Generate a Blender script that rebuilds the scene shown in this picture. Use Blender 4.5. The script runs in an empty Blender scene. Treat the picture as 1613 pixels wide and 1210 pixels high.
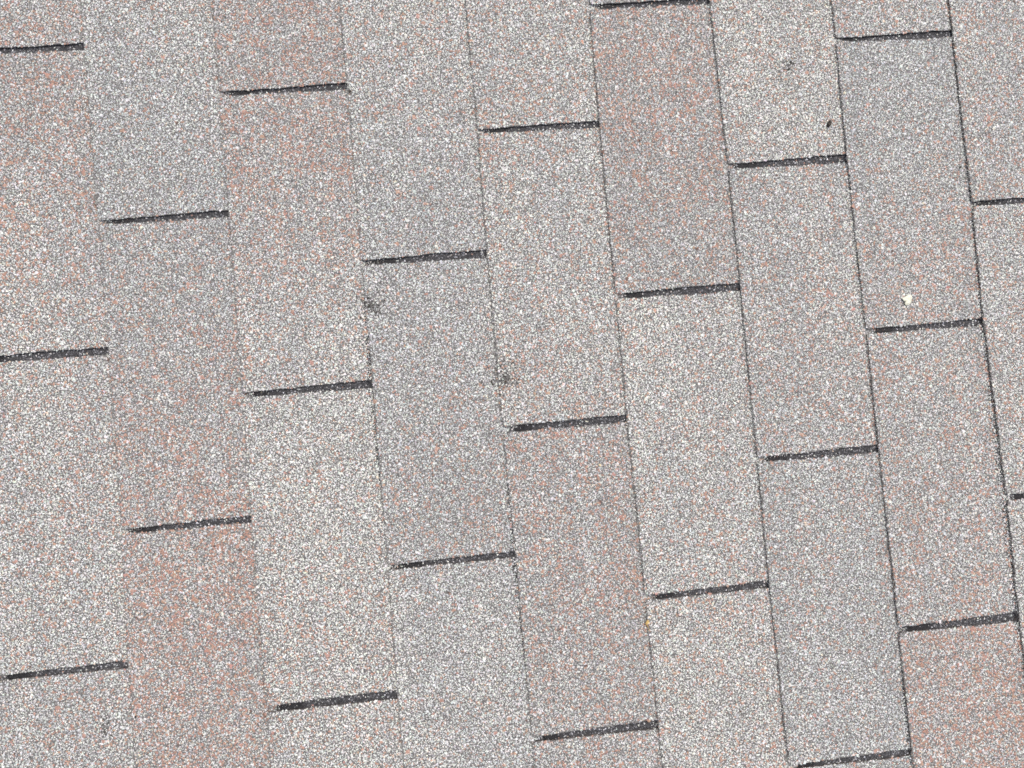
import bpy, math
import numpy as np
from mathutils import Matrix, Vector

# ------------------------------------------------------------------ camera, sky, sun, exposure
sc = bpy.context.scene
col = sc.collection
PITCH = math.radians(20.0)                       # roof slope; +x of the roof runs upslope
ROOF_Z = 3.2
ROOF_M = Matrix.Translation((0, 0, ROOF_Z)) @ Matrix.Rotation(-PITCH, 4, 'Y')
T = 0.0019                                       # shingle thickness
GAP = 0.00025
TG = T + GAP
E = 0.127                                        # exposure of a course
TAB = 0.305                                      # tab width
SURF = 2.5 * TG                                  # mean height of the exposed surface over the deck

R_ = ((0.9947348, 0.0903716, -0.0483279), (-0.0882257, 0.9950909, 0.0448361), (0.0521426, -0.0403363, 0.9978247))
C_ = (0.352949, 0.420445, -0.771441)
D = lambda v: Vector((v[0], -v[1], -v[2]))
right, up, back = D(R_[0]), -D(R_[1]), -D(R_[2])
pos = D(C_) + Vector((0, 0, SURF))
cam_m = Matrix(((right[0], up[0], back[0], pos[0]), (right[1], up[1], back[1], pos[1]),
                (right[2], up[2], back[2], pos[2]), (0, 0, 0, 1)))
cd = bpy.data.cameras.new('camera')
cam = bpy.data.objects.new('camera', cd)
col.objects.link(cam)
cam.matrix_world = ROOF_M @ cam_m
cd.sensor_fit = 'HORIZONTAL'
cd.sensor_width = 36.0
cd.lens = 36.0 * 1211 / 1613
cd.clip_start = 0.01
cd.clip_end = 500
sc.camera = cam

SUN_EL, SUN_AZ = math.radians(66), math.radians(-20)      # azimuth clockwise from +y
w = bpy.data.worlds.new('World')
sc.world = w
w.use_nodes = True
nt = w.node_tree
bg = nt.nodes['Background']
sky = nt.nodes.new('ShaderNodeTexSky')
sky.sky_type = 'NISHITA'
sky.sun_disc = False
sky.sun_elevation = SUN_EL
sky.sun_rotation = SUN_AZ
sky.air_density = 1.0
sky.dust_density = 6.0
sky.ozone_density = 0.6
nt.links.new(sky.outputs[0], bg.inputs[0])
bg.inputs[1].default_value = 0.14
sd = bpy.data.lights.new('sun', 'SUN')
sd.energy = 1.4
sd.angle = math.radians(50)
sd.color = (1.0, 0.97, 0.92)
sun = bpy.data.objects.new('sun', sd)
col.objects.link(sun)
sv = Vector((math.sin(SUN_AZ) * math.cos(SUN_EL), math.cos(SUN_AZ) * math.cos(SUN_EL), math.sin(SUN_EL)))
sun.rotation_euler = sv.to_track_quat('Z', 'Y').to_euler()
sun.location = sv * 8
sc.view_settings.view_transform = 'Standard'
sc.view_settings.look = 'None'
sc.view_settings.gamma = 1.0
sc.view_settings.use_curve_mapping = False
sc.view_settings.exposure = 0.54
sc.render.engine = 'CYCLES'
sc.cycles.use_denoising = False
sc.cycles.filter_width = 1.75
sc.cycles.max_bounces = 5
sc.cycles.diffuse_bounces = 3

# ------------------------------------------------------------------ helpers
rng = np.random.default_rng(7)


def mat(name, rough=0.85, spec=0.25):
    m = bpy.data.materials.new(name)
    m.use_nodes = True
    b = m.node_tree.nodes['Principled BSDF']
    b.inputs['Roughness'].default_value = rough
    b.inputs['Specular IOR Level'].default_value = spec
    return m, m.node_tree, b


def N(nt, t, **kw):
    n = nt.nodes.new(t)
    for k, v in kw.items():
        setattr(n, k, v)
    return n


def ramp(nt, stops, interp='LINEAR'):
    r = nt.nodes.new('ShaderNodeValToRGB')
    r.color_ramp.interpolation = interp
    el = r.color_ramp.elements
    while len(el) < len(stops):
        el.new(0.5)
    for e, (p, c) in zip(el, stops):
        e.position = p
        e.color = (*c, 1)
    return r


def granule_material():
    """Ceramic-coated stone granules: every granule carries its own colour, fine mottling on top."""
    m, nt, b = mat('stone_granules', 0.72, 0.3)
    a = N(nt, 'ShaderNodeVertexColor', layer_name='granule')
    tc = N(nt, 'ShaderNodeTexCoord')
    no = N(nt, 'ShaderNodeTexNoise')
    no.inputs['Scale'].default_value = 900
    no.inputs['Detail'].default_value = 2
    mr = N(nt, 'ShaderNodeMapRange')
    mr.inputs['To Min'].default_value = 0.8
    mr.inputs['To Max'].default_value = 1.2
    mx = N(nt, 'ShaderNodeMix', data_type='RGBA', blend_type='MULTIPLY')
    mx.inputs[0].default_value = 1.0
    nt.links.new(tc.outputs['Object'], no.inputs['Vector'])
    nt.links.new(no.outputs['Fac'], mr.inputs['Value'])
    nt.links.new(a.outputs['Color'], mx.inputs[6])
    nt.links.new(mr.outputs[0], mx.inputs[7])
    nt.links.new(mx.outputs[2], b.inputs['Base Color'])
    return m


def asphalt_material(name, dark, light, scale):
    """Asphalt coating with fine stone dust pressed into it."""
    m, nt, b = mat(name, 0.85, 0.3)
    tc = N(nt, 'ShaderNodeTexCoord')
    vo = N(nt, 'ShaderNodeTexVoronoi')
    vo.inputs['Scale'].default_value = scale
    no = N(nt, 'ShaderNodeTexNoise')
    no.inputs['Scale'].default_value = 260
    no.inputs['Detail'].default_value = 4
    r = ramp(nt, [(0.0, dark), (0.45, tuple(0.6 * d + 0.4 * l for d, l in zip(dark, light))), (1.0, light)])
    mix = N(nt, 'ShaderNodeMix', data_type='FLOAT')
    mix.inputs[0].default_value = 0.5
    sep = N(nt, 'ShaderNodeSeparateColor')
    for n in (vo, no):
        nt.links.new(tc.outputs['Object'], n.inputs['Vector'])
    nt.links.new(vo.outputs['Color'], sep.inputs[0])
    nt.links.new(sep.outputs[0], mix.inputs[2])
    nt.links.new(no.outputs['Fac'], mix.inputs[3])
    nt.links.new(mix.outputs[0], r.inputs[0])
    nt.links.new(r.outputs[0], b.inputs['Base Color'])
    bp = N(nt, 'ShaderNodeBump')
    bp.inputs['Strength'].default_value = 0.6
    bp.inputs['Distance'].default_value = 0.0006
    nt.links.new(vo.outputs['Distance'], bp.inputs['Height'])
    nt.links.new(bp.outputs[0], b.inputs['Normal'])
    return m


def plain_material(name, base, vary, scale, rough=0.7):
    m, nt, b = mat(name, rough, 0.3)
    tc = N(nt, 'ShaderNodeTexCoord')
    no = N(nt, 'ShaderNodeTexNoise')
    no.inputs['Scale'].default_value = scale
    no.inputs['Detail'].default_value = 5
    r = ramp(nt, [(0.3, base), (0.7, vary)])
    nt.links.new(tc.outputs['Object'], no.inputs['Vector'])
    nt.links.new(no.outputs['Fac'], r.inputs[0])
    nt.links.new(r.outputs[0], b.inputs['Base Color'])
    return m


M_GRAN = granule_material()
M_COAT = asphalt_material('asphalt_coating', (0.045, 0.045, 0.045), (0.20, 0.196, 0.19), 1100)
M_LAP = asphalt_material('dark_headlap', (0.010, 0.010, 0.011), (0.06, 0.061, 0.066), 900)
M_EDGE = asphalt_material('cut_asphalt_edge', (0.025, 0.023, 0.022), (0.17, 0.14, 0.125), 700)
M_SEAL = plain_material('sealant_tar', (0.006, 0.006, 0.007), (0.018, 0.018, 0.02), 300, 0.75)
M_DECK = plain_material('roofing_felt', (0.02, 0.02, 0.022), (0.045, 0.045, 0.047), 60, 0.9)


class Noise1:
    def __init__(self, seed, step, n=4000):
        self.v = np.random.default_rng(seed).uniform(-1, 1, n)
        self.s = step

    def __call__(self, y):
        q = np.asarray(y) / self.s + 1000.3
        i = np.floor(q).astype(int)
        f = q - i
        f = f * f * (3 - 2 * f)
        n = len(self.v)
        return self.v[i % n] * (1 - f) + self.v[(i + 1) % n] * f


class Noise2:
    def __init__(self, seed, sx, sy, n=257):
        self.v = np.random.default_rng(seed).uniform(-1, 1, (n, n))
        self.sx, self.sy = sx, sy

    def __call__(self, x, y):
        n = self.v.shape[0]
        a, b = np.asarray(x) / self.sx + 60.1, np.asarray(y) / self.sy + 60.7
        i, j = np.floor(a).astype(int), np.floor(b).astype(int)
        f, g = a - i, b - j
        f, g = f * f * (3 - 2 * f), g * g * (3 - 2 * g)
        v = self.v
        return ((v[i % n, j % n] * (1 - f) + v[(i + 1) % n, j % n] * f) * (1 - g)
                + (v[i % n, (j + 1) % n] * (1 - f) + v[(i + 1) % n, (j + 1) % n] * f) * g)


def mesh_object(name, verts, faces, mats, parent=None, mat_index=None, loc=None):
    me = bpy.data.meshes.new(name)
    me.from_pydata([tuple(v) for v in verts], [], faces)
    for m in mats:
        me.materials.append(m)
    if mat_index is not None:
        me.polygons.foreach_set('material_index', np.asarray(mat_index, dtype=np.int32))
    me.update()
    o = bpy.data.objects.new(name, me)
    col.objects.link(o)
    if parent is not None:
        o.parent = parent
    if loc is not None:
        o.location = loc
    return o


# ------------------------------------------------------------------ layout of the roof (metres; v runs along the courses)
SLOTS = {0: [.0150, .3213, .6269], 1: [.1945, .4990], 2: [.0733, .3770, .6829], 3: [.2550, .5586],
         4: [.1305, .4341, .7400], 5: [.0085, .3100, .6143], 6: [.1853, .4884, .7960], 7: [.0605, .3678, .6728],
         8: [.2445, .5514]}
LINE_DEV = {0: [(.015, -.0017), (.321, .0012), (.476, .0018), (.627, -.0006)], 1: [(.064, 0.0), (.195, .0002), (.499, -.0003)],
            2: [(.073, .0002), (.246, .0003), (.376, .0013), (.683, .0002)], 3: [(.122, .0009), (.255, -.0004), (.487, -.0006), (.559, .0010)],
            4: [(.014, .0008), (.131, -.0010), (.434, -.0016), (.740, -.0002)], 5: [(.008, 0.0), (.157, .0013), (.311, .0009), (.614, -.0008)],
            6: [(.030, .0024), (.185, .0003), (.489, .0002), (.797, -.0003)], 7: [(.061, .0016), (.243, .0010), (.368, -.0009), (.548, .0018), (.673, .0005)]}
# share of red granules and of pale granules at the two ends of every shingle in view
BLEND = {
    (0, 0): (.60, .60, .45, .45), (0, 1): (.55, .35, .30, .65), (0, 2): (.35, .28, .60, .70), (0, 3): (.35, .25, .50, .40),
    (1, 0): (.22, .10, .70, .38), (1, 1): (.25, .60, .38, .35), (1, 2): (.75, .60, .35, .35),
    (2, 0): (.60, .65, .45, .42), (2, 1): (.65, .28, .42, .72), (2, 2): (.15, .32, .78, .68), (2, 3): (.25, .25, .68, .68),
    (3, 0): (.28, .15, .80, .38), (3, 1): (.10, .32, .42, .36), (3, 2): (.10, .12, .52, .64),
    (4, 0): (.32, .30, .70, .68), (4, 1): (.28, .35, .68, .68), (4, 2): (.55, .45, .40, .32), (4, 3): (.45, .45, .45, .45),
    (5, 1): (.70, .42, .38, .34), (5, 2): (.22, .24, .82, .66), (5, 3): (.26, .28, .72, .72),
    (6, 0): (.22, .22, .90, .88), (6, 1): (.34, .38, .58, .52), (6, 2): (.26, .14, .52, .44), (6, 3): (.22, .22, .52, .52),
    (7, 0): (.34, .34, .66, .66), (7, 1): (.08, .50, .46, .46), (7, 2): (.34, .45, .54, .44), (7, 3): (.72, .66, .44, .44),
    (8, 0): (.32, .38, .62, .62), (8, 1): (.24, .26, .78, .74), (8, 2): (.20, .22, .72, .72)}
STAG = .1805
K0, K1 = -7, 16
VMIN, VMAX = -1.25, 2.05
wig = {k: Noise1(100 + k, .05) for k in range(K0 - 2, K1 + 3)}


def line_u(k, v):
    """u of the butt edge that closes course k on its upper side."""
    v = np.asarray(v, dtype=float)
    u = np.full(v.shape, k * E)
    if k in LINE_DEV:
        p = LINE_DEV[k]
        xs = [p[0][0] - .25] + [q[0] for q in p] + [p[-1][0] + .25]
        ys = [0.0] + [q[1] for q in p] + [0.0]
        u = u + np.interp(v, xs, ys) + wig[k](v) * .00035
    return u


course_slots = {}
for k in range(K0, K1 + 1):
    if k in SLOTS:
        s = list(SLOTS[k])
        first = s[0]
        n_before = 0
        while s[0] - TAB > VMIN - TAB:
            s.insert(0, s[0] - TAB)
            n_before += 1
        while s[-1] < VMAX:
            s.append(s[-1] + TAB)
    else:
        base = (.0150 + k * STAG) % TAB
        s = [base]
        while s[0] - TAB > VMIN - TAB:
            s.insert(0, s[0] - TAB)
        while s[-1] < VMAX:
            s.append(s[-1] + TAB)
        n_before = None
    course_slots[k] = (s, n_before)

SLOT_W = .0078
slot_width = {}


def swidth(k, v):
    return slot_width.setdefault((k, round(v, 4)), SLOT_W * (1 + .16 * rng.uniform(-1, 1)))


edge_noise = {}


def half_slot(k, v, w, side, x):
    """Half width of a slot at distance x from the butt: a little narrower at its foot, uneven along its length."""
    key = (k, round(v, 4), side)
    if key not in edge_noise:
        i = len(edge_noise)
        edge_noise[key] = (Noise1(20000 + i, .006), Noise1(30000 + i, .03))
    a, b = edge_noise[key]
    x = np.asarray(x, dtype=float)
    return w / 2 * (.66 + .34 * np.clip(x / (E * .8), 0, 1)) + a(x) * .00040 + b(x) * .00045


def wbot(x):
    return 2 * TG * (1 - x / (2 * E))


# marks where hail knocked granules away: u, v, radius, strength
MARKS = [(.2605, .2995, .0050, 1.2), (.2595, .2985, .0110, .34), (.3868, .3832, .0045, 1.2), (.3850, .3790, .0120, .32),
         (.3848, .3700, .0030, .5), (.7097, .0826, .0100, .22), (.7105, .0815, .0028, .7), (-.0287, .6879, .0030, .75),
         (-.0270, .6840, .0090, .15), (.2660, .3040, .0030, .6), (.2550, .2965, .0030, .7)]
clump = Noise2(3, .0042, .0050)
clump0 = Noise2(8, .010, .014)
clump2 = Noise2(4, .035, .06)
clump3 = Noise2(5, .02, .15)
bald = Noise2(6, .0034, .0034)

WHITE = np.array([.536, .556, .542])
PALE = np.array([.440, .462, .458])
GREY = np.array([.354, .372, .370])
DARK = np.array([.23, .229, .226])
RED = np.array([.30, .190, .150])
TAN = np.array([.48, .405, .34])


def granule_colours(u, v, red, light, r):
    n = len(u)
    q = r.random(n)
    cl = clump(u, v) * 1.15 + clump0(u, v) * .45 + clump2(u, v) * .35
    pr = np.clip((.004 + .29 * red) * np.clip(1 + .9 * cl, 0, 3), 0, .8)
    pt = .022 + .055 * red
    pd = np.clip(.17 - .13 * light, .03, 1)
    pw = .10 + .46 * light
    lg = np.clip(light + .20 * clump3(u, v), 0, 1)
    pw = .13 + .44 * lg
    pp = .40
    rest = 1 - pr - pt
    c = np.empty((n, 3))
    c[:] = GREY
    s = pr
    isred = q < s
    istan = (q >= s) & (q < s + pt)
    q2 = r.random(n)
    stone = ~isred & ~istan
    c[stone & (q2 < pw)] = WHITE
    c[stone & (q2 >= pw) & (q2 < pw + pp)] = PALE
    c[stone & (q2 > 1 - pd)] = DARK
    c[isred] = RED
    c[istan] = TAN
    cream = np.clip((lg - .50) * 2.2, 0, 1)[:, None]
    warm = np.clip(red - .30, 0, 1)[:, None]
    c *= (.925 + .14 * lg)[:, None]
    cool = np.clip(.45 - red, 0, 1)[:, None] * np.clip((.62 - lg) * 3, 0, 1)[:, None]
    c *= 1 + cream * np.array([.022, .012, -.022]) + cool * np.array([-.03, .0, .025]) + warm * np.array([.03, -.02, -.03])
    c *= r.normal(1, .09, (n, 1)).clip(.6, 1.35)
    c *= r.normal(1, .035, (n, 3))
    return c.clip(.01, .8), isred


def build_granules(name, parts, parent, loc):
    """parts: list of (pos Nx3, radius N, height N, colour Nx3). One mesh, every granule four facets."""
    P = np.concatenate([p[0] for p in parts])
    rad = np.concatenate([p[1] for p in parts])
    hgt = np.concatenate([p[2] for p in parts])
    C = np.concatenate([p[3] for p in parts])
    n = len(P)
    r = rng
    a0 = r.uniform(0, 2 * np.pi, n)
    ang = a0[:, None] + np.arange(4)[None] * (2 * np.pi / 4) + r.uniform(-.4, .4, (n, 4))
    rr = rad[:, None] * r.uniform(.78, 1.28, (n, 4))
    st = r.uniform(.72, 1.0, n)
    sa = r.uniform(0, np.pi, n)
    x, y = rr * np.cos(ang), rr * np.sin(ang)
    cs, sn = np.cos(sa)[:, None], np.sin(sa)[:, None]
    xs, ys = x * cs + y * sn, (-x * sn + y * cs) * st[:, None]
    x, y = xs * cs - ys * sn, xs * sn + ys * cs
    V = np.empty((n, 5, 3), dtype=np.float32)
    V[:, :4, 0] = P[:, None, 0] + x
    V[:, :4, 1] = P[:, None, 1] + y
    V[:, :4, 2] = P[:, None, 2] - .0003 + hgt[:, None] * r.uniform(0, .55, (n, 4))
    V[:, 4, 0] = P[:, 0] + rad * r.uniform(-.45, .45, n)
    V[:, 4, 1] = P[:, 1] + rad * r.uniform(-.45, .45, n)
    V[:, 4, 2] = P[:, 2] + hgt
    base = (np.arange(n) * 5)[:, None, None]
    tri = np.array([[0, 1, 4], [1, 2, 4], [2, 3, 4], [3, 0, 4]])[None]
    idx = (base + tri).reshape(-1).astype(np.int32)
    me = bpy.data.meshes.new(name)
    me.vertices.add(n * 5)
    me.vertices.foreach_set('co', V.reshape(-1))
    me.loops.add(len(idx))
    me.loops.foreach_set('vertex_index', idx)
    me.polygons.add(n * 4)
    me.polygons.foreach_set('loop_start', np.arange(0, n * 12, 3, dtype=np.int32))
    me.update(calc_edges=True)
    ca = me.color_attributes.new('granule', 'FLOAT_COLOR', 'POINT')
    cc = np.ones((n, 5, 4), dtype=np.float32)
    cc[:, :, :3] = C[:, None]
    ca.data.foreach_set('color', cc.reshape(-1))
    me.materials.append(M_GRAN)
    o = bpy.data.objects.new(name, me)
    o['kind'] = 'stuff'
    col.objects.link(o)
    o.parent = parent
    o.location = loc
    return o


def scatter(x0, x1, y0, y1, pitch, r, jit=.42):
    ny = int((y1 - y0) / (pitch * .866)) + 2
    nx = int((x1 - x0) / pitch) + 2
    gx, gy = np.meshgrid(np.arange(nx), np.arange(ny))
    X = x0 + (gx + .5 * (gy % 2)) * pitch
    Y = y0 + gy * pitch * .866
    X = X + r.uniform(-jit, jit, X.shape) * pitch
    Y = Y + r.uniform(-jit, jit, Y.shape) * pitch
    return X.ravel(), Y.ravel()


def lift_fn(seed, amp):
    nz = Noise1(seed, .07)
    nz2 = Noise1(seed + 5000, .018)
    return lambda x, y: amp * ((.5 + .5 * nz(y)) * .75 + .25 * nz2(y)) * np.clip(1 - x / (E * .9), 0, 1) ** 1.5


# ------------------------------------------------------------------ roof deck
X0, X1 = (K0 - 1) * E - .02, (K1 + 2) * E
Y0, Y1 = -VMAX - .35, -VMIN + .35
dv = [(x, y, z) for z in (-.018, -.0006) for (x, y) in ((X0, Y0), (X1, Y0), (X1, Y1), (X0, Y1))]
df = [(3, 2, 1, 0), (4, 5, 6, 7), (0, 1, 5, 4), (1, 2, 6, 5), (2, 3, 7, 6), (3, 0, 4, 7)]
roof = mesh_object('roof', dv, df, [M_DECK])
roof.matrix_world = ROOF_M
roof['kind'] = 'structure'
roof['label'] = 'weathered roof slope of grey and red asphalt shingles'

FU0, FU1, FV0, FV1 = -.165, 1.01, -.075, .865        # the part of the roof round the frame


def plate(name, k, va, vb, wa, wb, rounded_a, rounded_b, seed, unique):
    """One shingle tab with the headlap that runs on under the courses above. Local x upslope, local y = -(v - va)."""
    u0 = (k - 1) * E
    ny = 72 if unique else 10
    ts = np.linspace(0, 1, ny + 1)
    lift = lift_fn(seed, .0009)
    r = np.random.default_rng(seed)
    slot_end_a = E + .010 if not rounded_a else E - .0012
    slot_end_b = E + .010 if not rounded_b else E - .0012
    rad = .0022
    # rows: (distance from butt, extra inset at the two ends)
    rows = [(0.0, rad), (.0007, .0010), (.0022, 0.0)] + [(x, 0.0) for x in (np.arange(.006, .1195, .0045) if unique else (.02, .045, .07, .095, .115))]
    rows += [('end', -.5), ('end', 0.0), ('end', .35), (E + .03, None), (2 * E + .02, None)]
    V = []
    nr = len(rows)
    edge_a = r.normal(0, .00016, nr)
    edge_b = r.normal(0, .00016, nr)
    wob = Noise1(seed + 31, .006)
    for i, (x, ins) in enumerate(rows):
        xq = x if x != 'end' else .121
        half_a, half_b = float(half_slot(k, va, wa, 1, xq)), float(half_slot(k, vb, wb, -1, xq))
        if x == 'end':
            frac = ins
            xa, xb = slot_end_a, slot_end_b
            if frac == -.5:
                xa, xb, ia, ib = xa - .0030, xb - .0030, 1.0, 1.0
            elif frac == 0.0:
                xa, xb, ia, ib = xa - .0004, xb - .0004, .55, .55
            else:
                ia = ib = .03
            la, lb = va + half_a * ia, vb - half_b * ib
            if frac == .35:
                xa, xb = xa + .0004, xb + .0004
        elif ins is None:
            xa = xb = x
            la, lb = va + .00012, vb - .00012
        else:
            xa = xb = x
            la, lb = va + half_a + ins + edge_a[i], vb - half_b - ins + edge_b[i]
        vv = la + (lb - la) * ts
        xx = xa + (xb - xa) * ts
        uu = u0 + xx
        if i <= 4:
            dev = line_u(k - 1, vv) - u0
            uu = uu + dev * (1 - i / 5)
            if i == 0 and unique:
                uu = uu + wob(vv) * .00035 + r.normal(0, .00018, len(vv))
        xl = uu - u0
        z = wbot(xl) + lift(np.clip(xl, 0, None), vv)
        V.append(np.stack([xl, -(vv - va), z], 1))
    V = np.array(V)                                   # nr, ny+1, 3
    bot = V.copy()
    top = V.copy()
    top[:, :, 2] += T
    m = ny + 1
    verts = np.concatenate([bot.reshape(-1, 3), top.reshape(-1, 3)])
    off = nr * m
    F, MI = [], []
    for i in range(nr - 1):
        lap = i >= nr - 5
        for j in range(ny):
            a, b, c, d = i * m + j, (i + 1) * m + j, (i + 1) * m + j + 1, i * m + j + 1
            F.append((a + off, d + off, c + off, b + off)); MI.append(1 if lap else 0)
            if unique or j % 2 == 0:
                pass
            F.append((a, b, c, d)); MI.append(1)
        for j, fl in ((0, 0), (ny, 1)):
            a, b = i * m + j, (i + 1) * m + j
            F.append((a, a + off, b + off, b) if fl == 0 else (a, b, b + off, a + off)); MI.append(2)
    for j in range(ny):
        a, b = j, j + 1
        F.append((a, b, b + off, a + off)); MI.append(2)
        a, b = (nr - 1) * m + j, (nr - 1) * m + j + 1
        F.append((a, a + off, b + off, b)); MI.append(2)
    # local y runs against v, so turn the faces to look outwards
    F = [tuple(reversed(f)) for f in F] if True else F
    o = mesh_object(name, verts, F, [M_COAT, M_LAP, M_EDGE], roof, MI, (u0, -va, 0))
    return o, lift


def tab_granules(k, va, vb, wa, wb, blend, lift, seed, unique, slots_above, parent, lower_blend):
    r = np.random.default_rng(seed + 900)
    u0 = (k - 1) * E
    parts = []
    for pitch, rmin, rmax, hmin, hmax, big in ((.00176, .00072, .00118, .00045, .0009, True),):
        x, y = scatter(-.002, E + .012, 0, vb - va, pitch, r)
        v = va + y
        lo = line_u(k - 1, v) - u0
        hi = line_u(k, v) - u0
        keep = (x > lo + .0003) & (x < hi + .0045) & (v > va + half_slot(k, va, wa, 1, x) + .0002) & (v < vb - half_slot(k, vb, wb, -1, x) - .0002)
        # rounded corners of the tab
        for c, s in ((va + wa * .35, 1), (vb - wb * .35, -1)):
            dx, dv_ = x - lo, (v - c) * s
            keep &= ~((dx + dv_ < .0022) & (dx >= 0))
        x, v = x[keep], v[keep]
        t = (v - va) / (vb - va)
        rt, rb, lt, lb = blend
        t = t * t * (3 - 2 * t)
        red = rt + (rb - rt) * t
        light = lt + (lb - lt) * t
        C, isred = granule_colours(u0 + x, v, red, light, r)
        rad = r.uniform(rmin, rmax, len(x)) * np.where(isred, 1.5, 1.0)
        rad *= np.where(r.random(len(x)) < .07, r.uniform(1.3, 1.75, len(x)), 1.0)
        h = r.uniform(hmin, hmax, len(x)) * np.where(isred, 1.15, 1.0)
        # thin grime where the courses meet
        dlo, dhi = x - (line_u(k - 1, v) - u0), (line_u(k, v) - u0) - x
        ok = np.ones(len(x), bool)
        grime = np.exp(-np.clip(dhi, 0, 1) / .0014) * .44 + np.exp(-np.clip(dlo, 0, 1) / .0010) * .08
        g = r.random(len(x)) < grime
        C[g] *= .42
        ok &= ~((r.random(len(x)) < .012))
        pit = (bald(u0 + x, v) > .86) & (r.random(len(x)) < .45)
        C[pit] *= .30
        if unique:
            for (mu, mv, mr, ms) in MARKS:
                d = np.hypot(u0 + x - mu, (v - mv))
                hit = np.exp(-(d / mr) ** 2) * ms
                q = r.random(len(x))
                ok &= ~(q < hit * .10)
                dk = r.random(len(x)) < hit * .95
                C[dk] = C[dk] * r.uniform(.0, .08, (int(dk.sum()), 1)) + np.array([.009, .009, .006])
        z = wbot(x) + T + lift(np.clip(x, 0, None), v)
        P = np.stack([x, -(v - va), z], 1)[ok]
        parts.append((P, rad[ok], h[ok], C[ok]))
    ne = int((vb - va) / (.00085 if unique else .0012))
    v = r.uniform(va + wa * .4, vb - wb * .4, ne)
    x = line_u(k - 1, v) - u0 - r.uniform(-.0003, .0004, ne)
    z = wbot(x) + lift(np.clip(x, 0, None), v) + T * r.uniform(.05, .95, ne)
    C, _ = granule_colours(u0 + x, v, np.full(ne, blend[0]), np.full(ne, blend[2]), r)
    parts.append((np.stack([x, -(v - va), z], 1), r.uniform(.0005, .0009, ne), r.uniform(.0003, .0006, ne), C * r.uniform(.25, .8, (ne, 1))))
    # granules in the slots of the course above, which show this shingle's dark headlap
    for (sv_, sw) in slots_above:
        if not (va - .001 < sv_ < vb + .001):
            continue
        fillv = float(r.uniform(-.004, .004)) + (.007 if 1 <= k + 1 <= 3 else -.002 if k + 1 > 3 else -.014)
        for pitch, rmin, rmax, dens in ((.0021, .0007, .00125, 1.0), (.0030, .0009, .0013, .35)):
            x, y = scatter(E - .004, 2 * E + .006, -sw / 2, sw / 2, pitch, r)
            v = sv_ + y
            dd = x - (line_u(k, v) - u0)
            light_edge = .015 - .034 * (y / sw) + fillv + r.normal(0, .0035, len(x))
            isl = dd < light_edge
            C, _ = granule_colours(u0 + x, v, np.full(len(x), lower_blend[0]), np.full(len(x), lower_blend[2]), r)
            dark = np.array([.072, .074, .080]) * np.exp(r.normal(0, .8, (len(x), 1)))
            stray = r.random(len(x)) < .10
            C = np.where((isl | stray)[:, None], C * np.where(stray, 1.0, .8)[:, None], dark)
            seal = (dd > .010) & (dd < .036)
            ok = (np.abs(y) < sw / 2 + .0002) & (r.random(len(x)) < dens)
            ok &= ~(seal & ~isl & ~stray & (r.random(len(x)) < .8))
            z = wbot(x) + T
            parts.append((np.stack([x, -(v - va), z], 1)[ok], r.uniform(rmin, rmax, len(x))[ok], r.uniform(.0004, .0009, len(x))[ok], C[ok]))
    return build_granules('granules', parts, parent, (0, 0, 0))


def sealant(parent, k, va, sv_, sw, seed):
    """The lump of black self-seal strip that shows at the foot of a slot."""
    r = np.random.default_rng(seed + 77)
    nx, ny = 16, 6
    xs = np.linspace(E + .008 + r.uniform(-.002, .002), E + .033 + r.uniform(-.006, .006), nx)
    ys = np.linspace(-sw / 2 - .0004, sw / 2 + .0004, ny)
    V = []
    for i, x in enumerate(xs):
        e = min(i, nx - 1 - i) / 3
        for y in ys:
            z = wbot(x) + T - .0003 + .0011 * min(e, 1) * r.uniform(.35, 1.0)
            V.append((x + r.uniform(-.0006, .0006), -(sv_ + y - va), z))
    F = []
    for i in range(nx - 1):
        for j in range(ny - 1):
            a = i * ny + j
            F.append((a, a + 1, a + ny + 1, a + ny))
    F = [tuple(reversed(f)) for f in F]
    return mesh_object('sealant_strip', V, F, [M_SEAL], parent)


GENERIC = []
count = {'tabs': 0, 'unique': 0}
ROUND_TOP = {(3, .5586), (7, .3678), (7, .6728), (6, .7960), (2, .3770)}


def slots_of(k, lo, hi):
    if k not in course_slots:
        b = (.0150 + k * STAG) % TAB
        s = [b + i * TAB for i in range(-8, 9)]
    else:
        s = course_slots[k][0]
    return [(q, swidth(k, q)) for q in s if lo <= q <= hi]


def is_round(k, v):
    return any(k == a and abs(v - b) < .002 for a, b in ROUND_TOP)


GENERIC_BLENDS = [(.55, .40, .42, .45), (.20, .25, .75, .65), (.15, .30, .45, .42), (.30, .28, .62, .70), (.65, .45, .40, .45)]


def generic(i):
    """Shingles outside the frame share a few meshes."""
    while len(GENERIC) <= i:
        j = len(GENERIC)
        kk = -60 - j * 3                              # a course with straight lines and regular slots
        va = 0.0
        vb = TAB
        o, lift = plate('shingle', kk, va, vb, SLOT_W, SLOT_W, False, False, 4000 + j, False)
        g = tab_granules(kk, va, vb, SLOT_W, SLOT_W, GENERIC_BLENDS[j], lift, 4100 + j, False, [(STAG, SLOT_W)], o, GENERIC_BLENDS[(j + 2) % 5])
        s = sealant(o, kk, va, STAG, SLOT_W, 4200 + j)
        GENERIC.append([o, g, s, False])
    return GENERIC[i]


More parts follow.
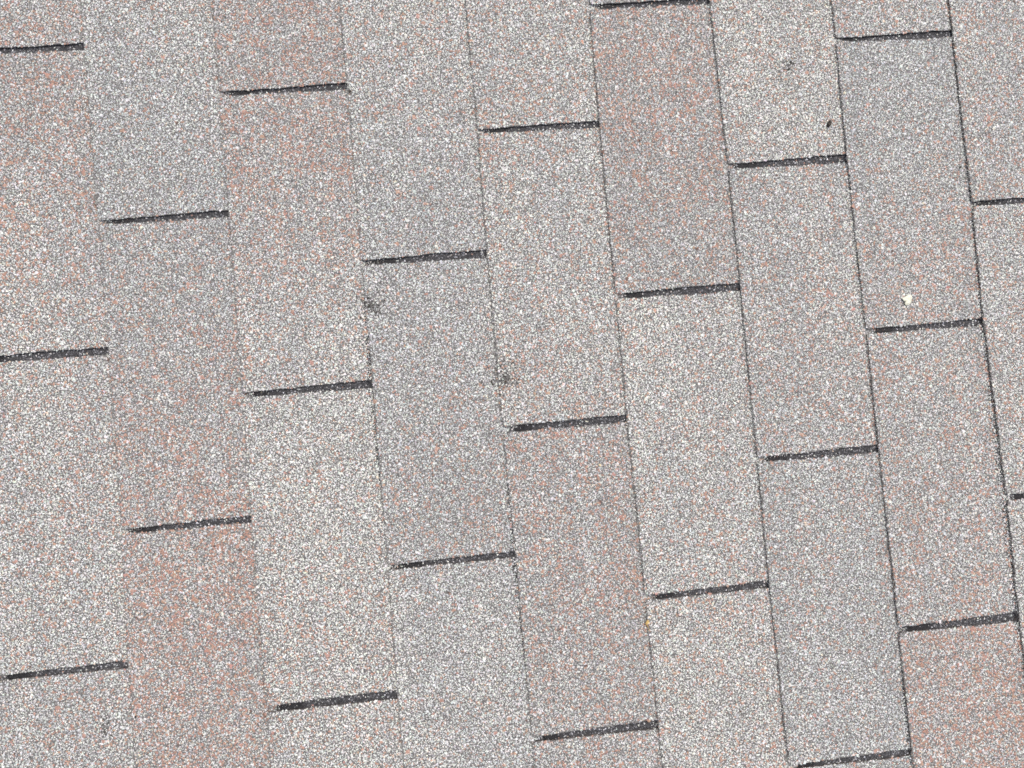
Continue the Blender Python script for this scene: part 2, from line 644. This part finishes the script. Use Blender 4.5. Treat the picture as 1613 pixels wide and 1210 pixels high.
for k in range(K0, K1 + 1):
    s, nb = course_slots[k]
    for j in range(len(s) - 1):
        va, vb = s[j], s[j + 1]
        count['tabs'] += 1
        inside = (k * E > FU0 and (k - 1) * E < FU1 and vb > FV0 and va < FV1)
        # the frame is tilted a little against the courses
        if inside and k in SLOTS or (inside and k in (-1,)):
            count['unique'] += 1
            seed = 10 * (k + 30) + 1000 * (j + 1)
            wa, wb = swidth(k, va), swidth(k, vb)
            idx = j - nb + 1 if nb is not None else None
            blend = BLEND.get((k, idx), (.3, .3, .55, .55))
            o, lift = plate('shingle', k, va, vb, wa, wb, is_round(k, va), is_round(k, vb), seed, True)
            above = slots_of(k + 1, va, vb)
            tab_granules(k, va, vb, wa, wb, blend, lift, seed, True, above, o, blend)
            for (q, sw) in above:
                sealant(o, k, va, q, sw, seed + int(q * 1000))
        else:
            rg = np.random.default_rng(k * 131 + j * 17 + 9999)
            p = generic(int(rg.integers(0, 5)))
            if not p[3]:
                p[3] = True
                o = p[0]
            else:
                o = p[0].copy()
                col.objects.link(o)
                o.parent = roof
                for ch in p[1:3]:
                    c = ch.copy()
                    col.objects.link(c)
                    c.parent = o
            o.location = ((k - 1) * E, -va, 0)
for p in GENERIC:                                      # a shared mesh that no shingle took
    if not p[3]:
        for o in (p[1], p[2], p[0]):
            bpy.data.objects.remove(o)


# ------------------------------------------------------------------ small things lying on the roof
def surf_z(u, v):
    k = int(math.floor(u / E)) + 1
    for kk in (k + 1, k, k - 1):
        a, b = float(line_u(kk - 1, v)), float(line_u(kk, v))
        if a <= u < b:
            return wbot(u - (kk - 1) * E) + T
    return SURF


def place(o, u, v, rz, extra=.0006):
    o.matrix_world = ROOF_M @ Matrix.Translation((u, -v, surf_z(u, v) + extra)) @ Matrix.Rotation(rz, 4, 'Z')


def chip(name, outline, thick, m, seed, label, cat, u, v, rz, tilt=.0, extra=.0007, size=1.0):
    """An irregular flake: a jagged outline, a crowned top and a flat underside."""
    r = np.random.default_rng(seed)
    n = len(outline)
    O = np.array(outline, dtype=float) * size
    c = O.mean(0)
    V = [(x, y, 0) for x, y in O]
    V += [(x, y, thick * r.uniform(.45, .75)) for x, y in O]
    I = c + (O - c) * .62
    V += [(x + r.normal(0, .0002), y + r.normal(0, .0002), thick * r.uniform(.75, 1.1) + tilt * (x - c[0])) for x, y in I]
    V.append((c[0], c[1], thick * .9))
    F = [tuple(reversed(range(n)))]
    for i in range(n):
        j = (i + 1) % n
        F += [(i, j, n + j, n + i), (n + i, n + j, 2 * n + j, 2 * n + i), (2 * n + i, 2 * n + j, 3 * n)]
    o = mesh_object(name, V, F, [m])
    o['label'] = label
    o['category'] = cat
    place(o, u, v, rz, extra)
    return o


M_CREAM = plain_material('cream_flake', (.50, .51, .40), (.62, .62, .52), 400, .6)
M_BROWN = plain_material('dark_brown_seed', (.014, .011, .009), (.035, .028, .022), 900, .6)
M_STRAW = plain_material('dry_leaf', (.34, .22, .07), (.50, .37, .15), 500, .6)
M_YEL = plain_material('yellow_stone', (.46, .38, .22), (.58, .50, .32), 700, .6)
mm = .001
chip('paint_flake', [(a * mm, b * mm) for a, b in ((-4.6, 2.2), (-2.2, 3.0), (.2, 3.6), (1.4, 4.6), (4.2, 4.4), (5.0, 2.6), (4.2, -.2),
     (3.4, -2.8), (1.6, -4.6), (-1.2, -5.2), (-2.6, -3.6), (-2.4, -1.8), (-.6, -1.2), (-2.8, -.8))], .0022, M_CREAM, 1,
     'pale cream notched flake lying on a shingle near the right side', 'flake', .8083, .3388, .05, .12, .0011, 1.12)
chip('seed', [(a * mm, b * mm) for a, b in ((-2.9, -1.0), (-1.4, -1.9), (.8, -1.7), (2.6, -.6), (3.1, .6), (1.9, 1.7), (-.4, 1.9), (-2.2, 1.1))],
     .0024, M_BROWN, 2, 'oval dark brown seed on the palest shingle at upper right', 'seed', .7474, .1480, .95, 0, .0007, 1.25)
chip('debris_speck', [(a * mm, b * mm) for a, b in ((-1.3, -1.2), (.4, -1.7), (1.5, -.2), (.8, 1.5), (-.9, 1.4))],
     .0014, M_BROWN, 3, 'tiny black speck at the upper end of a slot, upper left centre', 'speck', .2566, .0800, .3)
chip('debris_speck', [(a * mm, b * mm) for a, b in ((-1.2, -.5), (.2, -1.3), (1.3, .1), (.3, 1.0), (-.9, .8))],
     .0012, M_BROWN, 4, 'tiny black speck beside the rightmost long butt joint, upper right', 'speck', .8829, .2039, .9)
chip('debris_speck', [(a * mm, b * mm) for a, b in ((-.9, -.8), (.7, -1.0), (1.1, .5), (-.4, 1.1))],
     .0012, M_BROWN, 5, 'tiny black speck near the bottom left corner of the roof', 'speck', .0032, .6764, .1)
chip('stone_chip', [(a * mm, b * mm) for a, b in ((-1.5, .5), (-.6, 1.1), (1.1, -.1), (1.6, -1.0), (.3, -.8))],
     .0013, M_CREAM, 6, 'tiny cream stone chip lying inside the dark slot at centre', 'stone', .4648, .4336, .2, 0, .0003)
chip('stone_chip', [(a * mm, b * mm) for a, b in ((-1.2, -.7), (.3, -1.4), (1.4, .1), (.5, 1.4), (-.9, 1.0))],
     .0014, M_YEL, 7, 'tiny yellow stone on the reddish shingle below the central slot', 'stone', .4741, .4786, .6)


def leaf_scrap():
    """A dry curled scrap: a folded blade and the thin stalk below it."""
    root = bpy.data.objects.new('leaf_scrap', None)
    col.objects.link(root)
    root['label'] = 'dry yellowish scrap of leaf stuck at a butt joint, lower centre right'
    root['category'] = 'leaf'
    place(root, .5066, .6418, .0, .0012)
    V, F = [], []
    n = 7
    for i in range(n):
        t = i / (n - 1)
        wd = .0018 * math.sin(math.pi * (t * .85 + .1))
        bx, by = -.0018 + .0040 * t, .0012 + .0030 * math.sin(t * 2.2)
        bz = .0012 * math.sin(t * 3)
        V += [(bx - .2 * wd, by + wd, bz + .0010), (bx, by, bz), (bx + .4 * wd, by - wd, bz + .0007)]
    for i in range(n - 1):
        a = i * 3
        F += [(a, a + 1, a + 4, a + 3), (a + 1, a + 2, a + 5, a + 4)]
    b = mesh_object('blade', V, F, [M_STRAW], root)
    sm = b.modifiers.new('thickness', 'SOLIDIFY')
    sm.thickness = .0003
    V, F = [], []
    m = 8
    for i in range(m):
        t = i / (m - 1)
        c = Vector((-.0010 + .0020 * t + .0008 * math.sin(3 * t), .0012 - .0095 * t, .0004 + .0006 * math.sin(3 * t)))
        rr = .00042 * (1 - .6 * t)
        for q in range(5):
            a = q * 2 * math.pi / 5
            V.append((c.x + rr * math.cos(a), c.y, c.z + rr * math.sin(a)))
    for i in range(m - 1):
        for q in range(5):
            F.append((i * 5 + q, i * 5 + (q + 1) % 5, (i + 1) * 5 + (q + 1) % 5, (i + 1) * 5 + q))
    F += [tuple(range(5)), tuple(range((m - 1) * 5, m * 5))]
    mesh_object('stalk', V, F, [M_STRAW], root)


leaf_scrap()
print('shingles', count, 'triangles', sum(len(m.polygons) for m in bpy.data.meshes))
